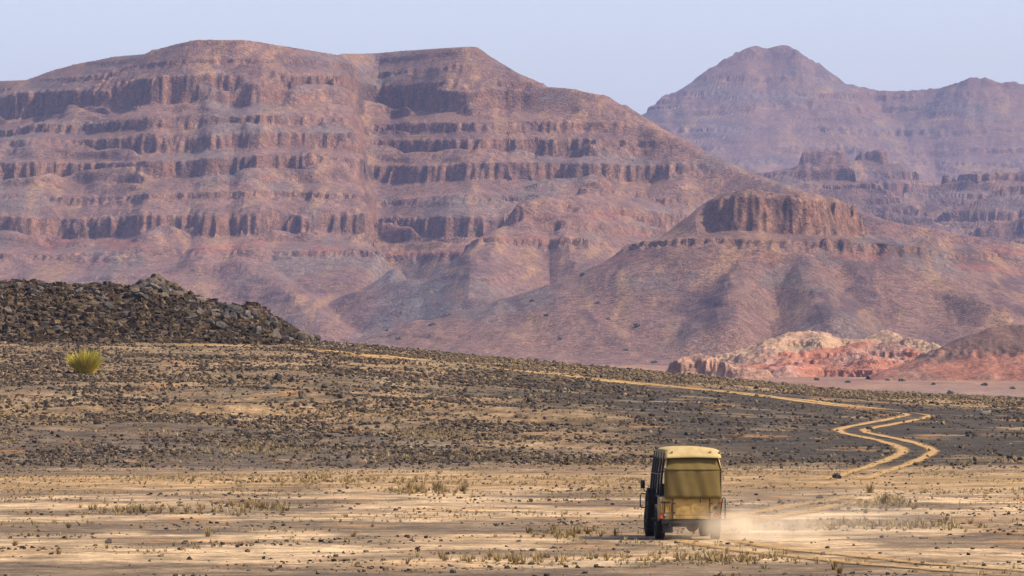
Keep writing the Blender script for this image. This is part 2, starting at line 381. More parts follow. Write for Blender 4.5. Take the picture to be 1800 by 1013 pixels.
def rock_col(seed, red_z=None, tone=1.0, sc_=1.0, floor_mix=True, purple=0.5, warm=1.0):
    def f(x, y, z, s):
        c = np.broadcast_to(np.array((.272, .166, .130)), x.shape + (3,)).copy()
        wx = x + 20 * sc_ * fbm(x / (70 * sc_), z / 30, 2, seed + 30)
        n1 = fbm(x / (80 * sc_), z / 28.0, 4, seed + 31); st = fbm(wx / (13 * sc_), z / 55.0 + y / 400, 3, seed + 32); n3 = fbm(x / (22 * sc_), z / 9.0, 4, seed + 33)
        c = mixc(c, (.225, .185, .165), 0.8 * sstep(.0, .3, n1 + .35 * st))             # grey talus
        c = mixc(c, (.40, .25, .14), 0.8 * sstep(.05, .36, st - .3 * n1))            # dry grass in streaks
        c = mixc(c, (.135, .088, .092), purple * sstep(.12, .34, fbm(wx / (34 * sc_), z / 24.0, 3, seed + 34)))   # dark scree
        c = mixc(c, (.33, .20, .16), 0.5 * sstep(.15, .4, n3))
        if red_z:
            for zc, w in red_z:
                c = mixc(c, (.42, .145, .085), 0.45 * np.exp(-((z - zc) / w) ** 2) * sstep(.0, .25, fbm(x / 40.0, z / 8.0, 3, seed + 36)))
        k = sstep(0.95, 1.9, s)
        cl = np.broadcast_to(np.array((.30, .165, .110)), x.shape + (3,)).copy()
        cl = mixc(cl, (.145, .095, .08), 0.8 * sstep(-.05, .25, fbm(x / (9 * sc_), z / 40.0, 3, seed + 37)))
        cl = mixc(cl, (.42, .25, .16), 0.6 * sstep(.12, .35, fbm(x / (6 * sc_), z / 30.0, 2, seed + 38)))
        c = mixc(c, cl, k)
        if floor_mix:
            fz = np.interp(y, FY, FZ)
            c = mixc(c, PINK * 1.0, 0.7 * sstep(26, 2, z - fz + 12 * n1))
        if seed == 200: c = mixc(c, (.22, .205, .195), .75 * fan_mask(x, y))
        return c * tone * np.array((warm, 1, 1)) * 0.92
    return f

def L_(*pts): return [PX(*p) for p in pts]
MAIN_DROP = (0.61, 350, 0.055)
crest = [(-260, 150, 4750), (-120, 150, 4700), (0, 140, 4620), (60, 138, 4560), (105, 117, 4470), (130, 110, 4440), (200, 98, 4400), (272, 93, 4340), (292, 79, 4240),
         (350, 67, 4190), (430, 69, 4190), (500, 79, 4220), (580, 94, 4290), (612, 94, 4400), (650, 93, 4450), (700, 90, 4420), (770, 82, 4330), (822, 79, 4290),
         (845, 95, 4280), (880, 115, 4270), (940, 142, 4250), (1000, 155, 4230), (1050, 163, 4220), (1082, 180, 4210), (1105, 201, 4200), (1150, 226, 4170),
         (1250, 277, 4120), (1330, 308, 4070), (1400, 330, 4020), (1470, 352, 3980), (1560, 386, 3950), (1650, 402, 3940), (1800, 428, 3940), (2000, 452, 3940)]
main_lines = [L_(*crest)]
def spur(px0, Y0, zc, px1, length, dz, n=6):
    pts = []
    for i in range(n):
        d = length * i / (n - 1.0); Y = Y0 - d; px = px0 + (px1 - px0) * i / (n - 1.0)
        pts.append(((px - 900) * Y / FPX, Y, zc - float(drop_fn(d, *MAIN_DROP)) + (dz * (1 - .35 * i / (n - 1.0)) if i else -8)))
    return pts
main_lines += [spur(290, 4230, 240, 250, 420, 36), spur(460, 4190, 246, 440, 400, 12), spur(575, 4280, 234, 645, 470, 26), spur(385, 4190, 247, 360, 430, 10),
               spur(130, 4430, 240, 110, 560, 14), spur(20, 4590, 240, -20, 600, 16), spur(860, 4280, 232, 880, 500, 14), spur(1040, 4220, 208, 1040, 420, 14),
               spur(1180, 4150, 178, 1190, 380, 10),
               L_((1090, 322, 3860), (1000, 338, 3700), (900, 350, 3640), (868, 395, 3560), (850, 450, 3470), (838, 520, 3360)),
               L_((1000, 338, 3700), (1010, 400, 3600), (1040, 470, 3480)),
               L_((440, 440, 3760), (505, 492, 3640), (590, 566, 3420)), 
               ]
_cp = L_(*crest); CX_ = np.array([p[0] for p in _cp]); CZ_ = np.array([p[2] for p in _cp])
def main_carve(X, Y, M):
    for pts, A, wl, wr in (([(610, 4420), (648, 4200), (668, 4000), (692, 3800), (730, 3600), (800, 3400)], 42, 8, 42),
                           ([(200, 4350), (165, 4150), (110, 3900), (40, 3600)], 13, 30, 46), ([(985, 4200), (1010, 4050), (1045, 3900), (1060, 3700)], 6, 12, 16),
                           ([(372, 3800), (378, 3500), (380, 3300)], 5, 4, 7), ([(480, 4150), (500, 3950), (560, 3700)], 4, 14, 18)):
        Yp = np.array([p[1] for p in pts][::-1], float); Xp = np.array([(p[0] - 900) * p[1] / FPX for p in pts][::-1])
        d = X - (np.interp(Y, Yp, Xp) + 15 * fbm(Y / 90.0, 0 * Y + A, 3, 91))
        g_ = np.where(d < 0, np.exp(-(d / wl) ** 2), np.exp(-(d / wr) ** 2)) * sstep(Yp[-1] - 20, Yp[-1] - 260, Y) * sstep(Yp[0] + 60, Yp[0] + 420, Y)
        M = M - A * g_
    return M
mountain('mountain', 'broad layered table mountain of red brown cliffs and scree', main_lines,
         [(81, 83.5), (97, 111), (123, 126), (141, 153), (161, 172), (179.5, 185.5), (199, 219), (229, 231.5), (238, 245)],
         (-440, 470), (2850, 4780), 820, 400, MAIN_DROP, 200, rock_col(200, [(90, 4), (84, 3), (104, 3)]), warp=(20, 240, 7, 60), flute=3.4, flat=6, kbias=.12, rough=.45, carve=main_carve, smooth_k=16, crestz=lambda X: np.interp(X, CX_, CZ_),
         kfun=lambda X, Y, M: 1 - .85 * sstep(85, 150, X + .35 * (M - 150)))

_bp = L_((1205, 418, 3180), (1230, 378, 3130), (1258, 350, 3075), (1290, 337, 3030), (1330, 331, 3000), (1395, 334, 3005), (1445, 345, 3040), (1490, 364, 3090), (1530, 384, 3160), (1700, 414, 3330), (2000, 440, 3500))
BX_ = np.array([p[0] for p in _bp]); BZ_ = np.array([p[2] for p in _bp])
mountain('hill', 'dark capped butte with a fluted cliff and streaked scree skirt',
         [L_((1205, 418, 3180), (1230, 378, 3130), (1258, 350, 3075), (1290, 337, 3030), (1330, 331, 3000), (1395, 334, 3005), (1445, 345, 3040), (1490, 364, 3090), (1530, 384, 3160),
             (1610, 398, 3250), (1700, 414, 3330), (1830, 430, 3420), (2000, 440, 3500)),
          L_((1205, 418, 3180), (1170, 440, 3130), (1085, 492, 3150), (990, 556, 3150)), L_((1330, 420, 2960), (1290, 500, 2850), (1270, 560, 2760)),
          L_((1410, 430, 2960), (1440, 500, 2840), (1470, 545, 2740)), L_((1540, 420, 3120), (1640, 490, 2950), (1750, 530, 2850)), L_((1235, 430, 3060), (1150, 500, 2960), (1090, 560, 2850))],
         [(69, 71), (77, 95)], (-90, 330), (2250, 3330), 560, 280, (0.60, 135, 0.065), 300,
         rock_col(300, [(62, 3)], 0.94, 0.8, purple=.8), warp=(12, 150, 5, 45), flute=4.6, fine=0.8, flat=5, kbias=.35, rough=.45, r=.27, crestz=lambda X: np.interp(X, BX_, BZ_) + 13, smooth_k=10)

mountain('mountain', 'hazy far peak with a rounded summit behind the right hills',
         [L_((1000, 215, 8700), (1080, 203, 8600), (1160, 190, 8500), (1200, 160, 8480), (1250, 124, 8480), (1288, 86, 8480), (1318, 73, 8480), (1350, 75, 8480), (1378, 76, 8480),
             (1402, 92, 8450), (1442, 105, 8450), (1482, 130, 8450), (1550, 151, 8450), (1610, 153, 8450), (1660, 145, 8450), (1710, 131, 8400), (1738, 135, 8400), (1762, 141, 8400), (1800, 136, 8400), (1950, 120, 8400))],
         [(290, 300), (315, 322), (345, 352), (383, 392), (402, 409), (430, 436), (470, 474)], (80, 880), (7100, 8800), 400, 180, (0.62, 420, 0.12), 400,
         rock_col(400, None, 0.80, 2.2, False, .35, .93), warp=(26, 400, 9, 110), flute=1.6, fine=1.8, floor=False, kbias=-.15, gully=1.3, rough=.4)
mountain('hill', 'hazy flat topped hills with dark cliff rims between butte and far peak',
         [L_((1230, 300, 6350), (1340, 291, 6300), (1400, 276, 6280), (1425, 258, 6270), (1475, 257, 6270), (1500, 268, 6290), (1520, 262, 6280), (1556, 261, 6280), (1585, 281, 6280), (1650, 315, 6250), (1760, 300, 6200), (1900, 285, 6200)),
          L_((1290, 305, 5700), (1370, 296, 5650), (1412, 284, 5620), (1480, 285, 5600), (1520, 306, 5560), (1580, 346, 5500), (1650, 386, 5420), (1750, 406, 5400)),
          L_((1585, 335, 5900), (1640, 308, 5950), (1720, 297, 5900), (1880, 280, 5900)), L_((1690, 345, 5600), (1780, 318, 5600), (1900, 300, 5600)), L_((1700, 400, 5150), (1790, 375, 5150), (1900, 360, 5100))],
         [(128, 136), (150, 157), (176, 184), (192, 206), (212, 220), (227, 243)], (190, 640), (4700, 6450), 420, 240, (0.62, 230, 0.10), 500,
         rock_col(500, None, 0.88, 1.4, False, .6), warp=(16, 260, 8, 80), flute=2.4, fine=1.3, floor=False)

# red and cream sandstone outcrops on the valley floor
def outcrop_col(seed, base, alt, cap=None, cap_z=0):
    def f(x, y, z, s):
        n = fbm(x / 14.0, z / 3.0, 4, seed); n2 = fbm(x / 30.0, y / 40.0, 3, seed + 1)
        c = np.broadcast_to(np.array(base, float), x.shape + (3,)).copy()
        c = mixc(c, alt, 0.85 * sstep(-.05, .3, n2 + .4 * n)); c = mixc(c, np.array(base) * .55, 0.6 * sstep(.2, .4, fbm(x / 6.0, z / 1.2, 3, seed + 2)))
        if cap: c = mixc(c, cap, 0.9 * sstep(cap_z - 2, cap_z + 2, z + 3 * n) * sstep(1.6, .7, s))
        return c
    return f
mountain('rock_outcrop', 'low red sandstone outcrop with dark hollows on the valley floor',
         [L_((1190, 640, 1700), (1330, 634, 1720), (1400, 615, 1740), (1470, 600, 1750), (1530, 592, 1750), (1590, 606, 1740), (1640, 622, 1720), (1740, 628, 1700), (1900, 622, 1700)),
          L_((1500, 602, 1740), (1540, 632, 1650), (1570, 650, 1600)), L_((1640, 622, 1720), (1660, 640, 1640)), L_((1720, 626, 1700), (1760, 645, 1620)), L_((1400, 616, 1740), (1390, 640, 1660))],
         [(2.2, 4.6), (5.4, 7.6), (8.6, 9.6)], (40, 190), (1540, 1840), 420, 130, (0.34, 34, 0.05), 600, outcrop_col(600, (.47, .20, .125), (.45, .28, .215)),
         warp=(10, 50, 5, 16), rough=2.2, gully=1.3, flute=2.6, r=.3, fine=0.35, smooth_k=1.6, mat=M_REDROCK)
mountain('rock_outcrop', 'pale cream rock mound beyond the red outcrop',
         [L_((1320, 603, 1960), (1345, 590, 1965), (1390, 575, 1970), (1430, 571, 1970), (1470, 584, 1965), (1530, 590, 1960)), L_((1560, 577, 2060), (1600, 590, 2030), (1640, 600, 2000)),
          L_((1380, 578, 1965), (1370, 598, 1930)), L_((1440, 575, 1965), (1450, 600, 1925))],
         [(8, 9.5), (12, 14)], (70, 165), (1850, 2110), 240, 100, (0.42, 34, 0.05), 620, outcrop_col(620, (.50, .34, .21), (.40, .235, .165)),
         warp=(6, 40, 4, 14), rough=2.2, gully=1.3, flute=3, r=.3, fine=0.4, smooth_k=1.6, mat=M_REDROCK)
mountain('rock_outcrop', 'rounded cream rock with a dark overhanging hollow',
         [L_((1178, 638, 1600), (1200, 622, 1605), (1225, 612, 1610), (1255, 622, 1600), (1300, 640, 1590), (1360, 652, 1585))],
         [(2.5, 7.2)], (38, 82), (1545, 1640), 190, 90, (0.5, 20, 0.05), 640, outcrop_col(640, (.48, .29, .195), (.42, .22, .14)), warp=(3, 25, 2, 8), rough=2.2, gully=1.3, flute=3.5, r=.15, fine=0.3, smooth_k=1.2, mat=M_REDROCK)
mountain('hill', 'dark brown hill with a red foot at the valley edge',
         [L_((1640, 616, 1500), (1700, 588, 1510), (1745, 563, 1515), (1765, 553, 1515), (1830, 545, 1515), (1950, 540, 1520))],
         [(8.5, 9.6), (17.2, 19.2)], (95, 190), (1380, 1600), 260, 110, (0.46, 60, 0.05), 660, outcrop_col(660, (.40, .18, .12), (.33, .19, .14), (.15, .10, .085), 7),
         warp=(5, 45, 3, 15), flute=4, r=.2, fine=0.4, smooth_k=1.6, mat=M_REDROCK)

# ------------------------------------------------------------------ stones
def rock_shape(sub, seed, rough=0.28):
    bm = bmesh.new(); bmesh.ops.create_icosphere(bm, subdivisions=sub, radius=1.0); r = random.Random(seed)
    planes = [(Vector((r.gauss(0, 1), r.gauss(0, 1), r.gauss(0, 1))).normalized(), r.uniform(.48, .85)) for _ in range(9)]
    for v in bm.verts:
        p = v.co.copy()
        for n, d in planes:                               # broken along flat faces, as basalt breaks
            k = p.dot(n)
            if k > d: p -= n * (k - d)
        v.co = p * (1 + r.uniform(-rough, rough) * .35)
    bm.verts.ensure_lookup_table()
    V = np.array([v.co[:] for v in bm.verts]); F = np.array([[v.index for v in f.verts] for f in bm.faces]); bm.free()
    return V / np.abs(V).max(), F
def block_shape(seed):
    r = random.Random(seed); V = np.array([(a, b, c) for a in (-1, 1) for b in (-1, 1) for c in (-1, 1)], float) * .62
    V += np.array([[r.uniform(-.3, .3) for _ in range(3)] for _ in range(8)])
    Q = [(0, 1, 3, 2), (4, 6, 7, 5), (0, 4, 5, 1), (2, 3, 7, 6), (0, 2, 6, 4), (1, 5, 7, 3)]
    return V, np.array([t for a, b, c, d in Q for t in ((a, b, c), (a, c, d))])
def stones(name, label, x, y, size, cols, sink=0.25, nvar=8, seed=3, flatz=(0.5, 0.95), block=False):
    shapes = [block_shape(seed * 50 + i) if block else rock_shape(1, seed * 100 + i) for i in range(nvar)]
    n = len(x); var = rng.integers(0, nvar, n); ang = rng.uniform(0, 6.283, n); tilt = rng.uniform(-.5, .5, n)
    z = ground_z(x, y); VV, FF, CC = [], [], []; off = 0
    sx = size * rng.uniform(.7, 1.3, n); sy = size * rng.uniform(.7, 1.3, n); sz = size * rng.uniform(*flatz, n)
    for k in range(nvar):
        i = np.nonzero(var == k)[0]
        if not len(i): continue
        V, F = shapes[k]
        a = V[None, :, 0] * sx[i, None]; b = V[None, :, 1] * sy[i, None]; c = V[None, :, 2] * sz[i, None]
        a, c = a * np.cos(tilt[i, None]) - c * np.sin(tilt[i, None]), a * np.sin(tilt[i, None]) + c * np.cos(tilt[i, None])
        P = np.stack([a * np.cos(ang[i, None]) - b * np.sin(ang[i, None]) + x[i, None], a * np.sin(ang[i, None]) + b * np.cos(ang[i, None]) + y[i, None],
                      c + z[i, None] + sz[i, None] * (0.5 - sink)], -1)
        VV.append(P.reshape(-1, 3)); FF.append((F[None] + (np.arange(len(i)) * len(V))[:, None, None] + off).reshape(-1, 3)); off += len(i) * len(V)
        CC.append(np.repeat(cols[i], len(V), 0))
    o = mesh_np(name, np.concatenate(VV), np.concatenate(FF), M_STONE, np.concatenate(CC), False)
    link(o); tag(o, label, 'stones', kind='stuff'); return o
def stone_cols(n, x=None, y=None):
    base = np.array([(.07, .06, .05), (.12, .095, .068), (.19, .145, .095), (.33, .25, .155), (.15, .10, .07)])
    c = base[rng.choice(5, n, p=[.34, .26, .20, .12, .08])] * rng.uniform(.75, 1.25, (n, 1))
    if x is not None:
        k = sstep(400, 432, y + 0.55 * np.clip(x - 12, 0, 99)) * sstep(-16, 2, x) * (rng.random(n) < .7)
        c = mixc(c, np.array((.25, .19, .115)), k)
    return c
def scatter(n, ylo, yhi, dens):
    X, Y = [], []; got = 0
    while got < n:
        y = rng.uniform(ylo, yhi, n); x = rng.uniform(-1, 1, n) * (y * .092 + 2); k = rng.uniform(0, 1, n) < dens(x, y)
        X.append(x[k]); Y.append(y[k]); got += int(k.sum())
    return np.concatenate(X)[:n], np.concatenate(Y)[:n]
far_c = smooth_path(far_pts, 1.0)
def off_track(x, y):
    d = np.full(x.shape, 9.0)
    for p in far_c[::2]: d = np.minimum(d, np.abs(x - p[0]) + np.abs(y - p[1]) * .6)
    return sstep(.6, 1.7, d)
def d_slope(x, y):
    cl = sstep(-.2, .3, fbm(x / 9.0, y / 14.0, 3, 301)) * .85 + .15
    dk = sstep(2, 12, x) * sstep(262, 275, y) * sstep(425, 400, y + .5 * np.clip(x - 12, 0, 99))
    return np.clip(cl * (1 - .86 * dk) * sstep(250, 275, y) * (.55 + .45 * sstep(300, 330, y)) + .7 * sstep(418, 436, y) * sstep(-18, -4, x), 0, 1) * off_track(x, y)
x, y = scatter(42000, 252, 456, d_slope)
stones('slope_stones', 'small loose stones and grit strewn over the slope', x, y, 0.05 + 0.09 * rng.random(len(x)) ** 2, stone_cols(len(x), x, y), seed=6, block=True, flatz=(.6, 1.1))
x, y = scatter(10000, 252, 456, d_slope)
sz = 0.09 + 0.17 * rng.random(len(x)) ** 3 * (.5 + .5 * sstep(280, 330, y))
stones('slope_stones', 'loose dark and tan stones strewn over the slope', x, y, sz, stone_cols(len(x), x, y))
x, y = scatter(9000, 118, 300, lambda x, y: (.05 + .6 * sstep(245, 270, y) + .85 * sstep(0, .3, fbm(x / 6.0, y / 6.0, 3, 311))) * sstep(2.2, 3.4, np.hypot(x - 4.6, y - 151)))
stones('plain_stones', 'small stones scattered over the pale plain', x, y, 0.02 + 0.065 * rng.random(len(x)) ** 3, stone_cols(len(x)), seed=4, block=True)
def on_hill(x, y): return np.interp(x, HX, HZ) * sstep(436, 446, y)
x, y = scatter(17000, 430, 490, lambda x, y: sstep(.1, .8, on_hill(x, y)) * (.35 + .65 * sstep(-.1, .3, fbm(x / 5.0, y / 7.0, 3, 321))))
stones('hill_stones', 'broken dark rock covering the boulder hill', x, y, 0.05 + 0.32 * rng.random(len(x)) ** 4, stone_cols(len(x)) * np.array((.62, .57, .50)), seed=5, flatz=(.6, 1.1), block=True)

# boulders that can be told apart
M_BOULDER = [flat_mat('basalt_dark', (.085, .074, .064), .95, nscale=2.5, noise=.25, spec=.1, bump=.6), flat_mat('basalt_brown', (.15, .115, .085), .95, nscale=2.5, noise=.25, spec=.1, bump=.6),
             flat_mat('basalt_grey', (.19, .165, .14), .95, nscale=2.5, noise=.2, spec=.1, bump=.6)]
B_ME = []
for i in range(14):
    V, F = rock_shape(2, 900 + i, .3); o = mesh_np('boulder', V, F, M_BOULDER[(0, 1, 0, 2, 1, 0, 1)[i % 7]]); B_ME.append(o.data); bpy.data.objects.remove(o)
def boulder(x, y, s, label, group=None, var=None, zs=None, up=0.0):
    o = bpy.data.objects.new('boulder', B_ME[random.randrange(14) if var is None else var]); link(o)
    if group:
        tone = {'basalt_dark': 'black', 'basalt_brown': 'brown', 'basalt_grey': 'grey'}[o.data.materials[0].name]
        label = label.replace('dark', ('big ' if s > .5 else 'small ' if s < .3 else '') + tone, 1)
    h = s * (zs or random.uniform(.65, 1.05)); o.scale = (s * random.uniform(.8, 1.25), s * random.uniform(.8, 1.2), h)
    o.rotation_euler = (random.uniform(-.4, .4), random.uniform(-.4, .4), random.uniform(0, 6.28))
    o.location = (x, y, gz1(x, y) + h * .35 + up); tag(o, label, 'boulder', group); return o
for i in range(118):                                        # along the falling shoulder of the hill
    t = random.random() ** .8; px = 285 + 270 * t; py = np.interp(px, [285, 330, 400, 450, 480, 545], [503, 520, 545, 545, 562, 598]) + abs(random.gauss(0, 24)) + 2
    x, y = hit(px, min(py, 600)); boulder(x, y, random.choice((.22, .28, .35, .45, .62)) * random.uniform(.8, 1.2), 'dark angular boulder on the falling shoulder of the hill', 'boulders on the hill shoulder')
for i in range(34):
    px = random.gauss(268, 17); py = 494 + abs(px - 266) * .5 + abs(random.gauss(0, 9)); x, y = hit(px, py)
    boulder(x, y, random.uniform(.32, .75), 'dark boulder in the heap crowning the hill', 'boulders heaped on the hill top')
for i in range(72):
    px = random.uniform(0, 285); py = random.choice((random.uniform(502, 530), random.uniform(505, 600))); x, y = hit(px, py)
    boulder(x, y, random.choice((.2, .24, .3, .5)) * random.uniform(.8, 1.2), 'dark boulder lying on the broad face of the hill', 'boulders on the hill face')
for px, py in [(300, 678), (322, 672), (515, 672), (545, 690), (610, 690), (660, 688), (470, 684), (570, 683), (490, 668), (600, 700), (533, 700), (410, 672)]:
    x, y = hit(px, py); boulder(x, y, random.uniform(.25, .42), 'dark stone block on the open slope below the wheel track', 'stone blocks on the open slope')
for px in np.arange(575, 1140, 15.0):
    x = (px - 900) * .0447; boulder(x + random.uniform(-.3, .3), 447 + random.uniform(-3, 3), random.uniform(.13, .30), 'dark stone on the skyline of the slope', 'stones along the skyline')
x, y = hit(1027, 634); boulder(x, y, .42, 'larger dark boulder standing alone on the skyline', zs=.45)
for px, py, s, lb in [(1690, 788, .22, 'grey stone lying alone on the dark gravel beside the bend'), (1733, 730, .40, 'flat black rock at the edge of the dark gravel'), (1606, 771, .12, 'pale stone beside the winding track'),
                      (1440, 876, .16, 'dark stone lying between the faint tracks'), (1470, 842, .2, 'dark rock at the foot of the winding track'), (333, 985, .10, 'small black stone on the dark gravel strip'),
                      (418, 962, .08, 'small dark stone on the pale ground'), (193, 956, .11, 'flat black stone on the pale ground'), (175, 799, .2, 'brown rock on the lower slope by a pale streak'), (152, 796, .22, 'tan rock on the lower slope by a pale streak'),
                      (800, 1008, .10, 'grey blue stone on the dark gravel strip'), (1105, 778, .2, 'grey stone on the dark gravel near the truck')]:
    x, y = hit(px, py); boulder(x, y, s, lb, var={'p': 3}.get(lb[0]))

# ------------------------------------------------------------------ dry grass
def tuft_np(x, y, z, h, n, spread, seed):
    r = np.random.default_rng(seed); V = []
    a = r.uniform(0, 6.283, n); rad = r.uniform(0, spread * .35, n); hh = h * r.uniform(.5, 1.0, n); lean = r.uniform(.1, 1.0, n) * spread
    bx = x + rad * np.cos(a); by = y + rad * np.sin(a); tx = bx + lean * np.cos(a); ty = by + lean * np.sin(a); w = 0.012 + 0.02 * h
    px_, py_ = -np.sin(a) * w, np.cos(a) * w
    V = np.stack([np.stack([bx - px_, by - py_, np.full(n, z - .02)], -1), np.stack([bx + px_, by + py_, np.full(n, z - .02)], -1), np.stack([tx, ty, z + hh], -1)], 1)
    return V.reshape(-1, 3)
def grass_mass(name, label, xs_, ys_, h, n):
    zs_ = ground_z(xs_, ys_); VV = [tuft_np(a, b, c, hh, n, hh * .7, i) for i, (a, b, c, hh) in enumerate(zip(xs_, ys_, zs_, h))]
    V = np.concatenate(VV); cols = np.repeat(np.array([(.42, .30, .13), (.50, .37, .19), (.33, .24, .12), (.56, .44, .26)])[rng.integers(0, 4, len(xs_))] * rng.uniform(.8, 1.15, (len(xs_), 1)), n * 3, 0)
    o = mesh_np(name, V, np.arange(len(V)).reshape(-1, 3), M_BLADE, cols); link(o); tag(o, label, 'grass', kind='stuff')
x, y = scatter(4200, 122, 275, lambda x, y: (sstep(.02, .3, fbm(x / 7.0, y / 10.0, 3, 331)) * (.35 + .65 * sstep(196, 220, y))) * sstep(2.2, 3.2, np.hypot(x - 4.6, y - 151)))
grass_mass('dry_grass', 'short dry yellow grass over the plain', x, y, 0.05 + 0.13 * rng.random(len(x)) ** 2, 9)
x, y = scatter(2200, 262, 330, lambda x, y: sstep(.1, .3, fbm(x / 8.0, y / 10.0, 3, 341)) * sstep(10, 2, x))
grass_mass('dry_grass', 'dry grass between the stones at the foot of the slope', x, y, 0.08 + 0.2 * rng.random(len(x)) ** 2, 8)
gx_, gy_ = [], []
for px, py, w, n in ((745, 864, 75, 130), (455, 893, 60, 90), (1565, 886, 45, 90), (1000, 940, 90, 60), (250, 900, 150, 120), (1250, 985, 160, 140), (900, 985, 160, 90), (560, 845, 320, 260), (1550, 925, 200, 160)):
    for i in range(n):
        a, b = hit(px + random.gauss(0, w * .5), py + random.gauss(0, 4)); gx_.append(a); gy_.append(b)
gx_ = np.array(gx_); gy_ = np.array(gy_); kp = np.hypot(gx_ - 4.6, gy_ - 151) > 2.6
grass_mass('dry_grass', 'patches of taller dry straw grass on the plain', gx_[kp], gy_[kp], 0.08 + 0.22 * rng.random(int(kp.sum())) ** 2, 14)
for k, (px, py, h) in enumerate([(360, 944, .30), (615, 943, .25), (928, 937, .22), (100, 975, .2), (30, 960, .22), (115, 930, .2), (1562, 885, .5), (1578, 888, .45), (1548, 884, .4), (1535, 866, .5), (1600, 893, .3), (720, 864, .5), (745, 866, .55), (770, 865, .5), (690, 866, .4),
                                  (435, 893, .45), (455, 893, .4), (490, 894, .35), (415, 892, .35), (1042, 941, .28), (1460, 1004, .3), (1475, 1008, .25), (1610, 925, .25), (1520, 905, .25), (250, 928, .2), (810, 862, .45), (660, 930, .2)]):
    x, y = hit(px + random.uniform(-9, 9), py + random.uniform(-3, 3)); h *= random.uniform(.6, 1.1); V = tuft_np(0, 0, 0, h, random.randint(24, 60), h * .6, 700 + k)
    lb, gp = 'dry grass tuft standing on the plain', 'dry grass tufts on the plain'
    if 6 <= k <= 10 or k == 23: lb, gp = 'tall dry grass tuft beside the faint wheel track', 'dry grass tufts by the faint track'
    if 11 <= k <= 14 or k == 25: lb, gp = 'tall dry grass tuft in the clump on the yellow grass band', 'dry grass tufts in the long clump'
    if 15 <= k <= 18: lb, gp = 'dry grass tuft in the small clump on pale ground', 'dry grass tufts in the small clump'
    if k == 0: lb, gp = 'thick upright dry grass tuft on the palest ground', None
    if k == 19: lb, gp = 'dry grass tuft at the tip of the truck shadow', None
    o = mesh_np('grass_tuft', V, np.arange(len(V)).reshape(-1, 3), M_BLADE, np.repeat([np.array((.40, .29, .14)) * random.uniform(.75, 1.1)], len(V), 0))
    o.location = (x, y, gz1(x, y)); link(o); tag(o, lb, 'grass', gp)

# ------------------------------------------------------------------ the yellow green bush
def bush():
    x, y = hit(149, 656); z = gz1(x, y); root = bpy.data.objects.new('succulent_bush', None); root.location = (x, y, z); link(root)
    tag(root, 'round yellow green bush of upright pencil stems on the slope', 'bush')
    r = random.Random(5)
    def stems(n, lean, length, name, cols, rad0):
        V, F, CC = [], [], []
        for i in range(n):
            a = r.uniform(0, 6.283); ln = length * r.uniform(.65, 1.05); th = lean * math.sqrt(r.random()); ln *= 1 - .3 * (th / lean) ** 2; b = Vector((math.cos(a), math.sin(a), 0)); p = b * r.uniform(0, rad0)
            side = Vector((-b.y, b.x, 0)); col = np.array(cols[r.randrange(len(cols))]) * r.uniform(.75, 1.2); prev = None; d = (b * math.sin(th * .55) + Vector((0, 0, math.cos(th * .55)))); q = p.copy(); base = len(V)
            for s in range(5):
                w = .022 * (1 - .16 * s); up = d.cross(side).normalized()
                for e in (side * w, (-side * .5 + up * .87) * w, (-side * .5 - up * .87) * w): V.append((q + e)[:]); CC.append(col)
                th2 = th * (.55 + .2 * s); d = b * math.sin(th2) + Vector((0, 0, math.cos(th2))) + side * r.uniform(-.14, .14); d.normalize(); q = q + d * ln / 4
            for s in range(4):
                for e in range(3): F.append((base + s * 3 + e, base + s * 3 + (e + 1) % 3, base + s * 3 + 3 + (e + 1) % 3, base + s * 3 + 3 + e))
        o = mesh_np(name, V, F, M_BLADE, np.array(CC)); link(o, root)
    stems(620, 1.15, 1.75, 'crown', [(.58, .50, .06), (.68, .57, .08), (.44, .41, .05)], .5)
    stems(170, 1.6, 1.1, 'outer_stems', [(.75, .60, .11), (.62, .48, .09)], .62)
bush()
SH = flat_mat('shrub_leaf', (.075, .105, .055), .9, noise=.2)
def far_shrub(px, Y, s, label, group):
    x = (px - 900) * Y / FPX; dg = bpy.context.evaluated_depsgraph_get(); ok, loc, *_ = sc.ray_cast(dg, (x, Y, 800), (0, 0, -1))
    while ok and loc.z > 450: ok, loc, *_ = sc.ray_cast(dg, (x, Y, loc.z - .5), (0, 0, -1))
    z = loc.z if ok else 5
    V = []
    for i in range(110):
        a = Vector((random.gauss(0, 1), random.gauss(0, 1), random.gauss(0, 1))).normalized() * random.uniform(.5, 1); a.z = abs(a.z) * .75
        for k in range(3): V.append(((a + Vector((random.gauss(0, .2), random.gauss(0, .2), random.gauss(0, .2)))) * s)[:])
    o = mesh_np('shrub', V, np.arange(len(V)).reshape(-1, 3), SH); o.location = (x, Y, z); link(o); tag(o, label, 'shrub', group)
bpy.context.view_layer.update()
for px, Y in [(575, 3300), (615, 3150), (640, 3200), (680, 3000), (720, 3120), (760, 2950), (790, 3050), (700, 2900), (850, 3150), (870, 3300), (935, 2950), (960, 2880), (940, 3350), (1025, 3000), (1050, 2900), (1070, 2850), (985, 2800), (1100, 2750), (1150, 2700),
              (1210, 2650), (1290, 2620), (1330, 2700), (1420, 2650), (1470, 2700), (1560, 2650), (1660, 2700), (1000, 3200), (1120, 2820), (1200, 2780), (1740, 2750), (640, 3400), (520, 3250)]:
    far_shrub(px, Y, random.uniform(1.0, 2.1), 'small grey green shrub on the mountain foot', 'shrubs on the mountain foot')
for px, Y in [(1435, 1480), (1490, 1400), (1585, 1450), (1670, 1150), (1780, 1250), (1640, 1350), (1610, 1900), (1640, 1880), (1730, 1330), (1560, 1480)]:
    far_shrub(px, Y, random.uniform(.55, 1.05), 'grey green shrub on the flat before the red outcrop', 'shrubs by the red outcrop')

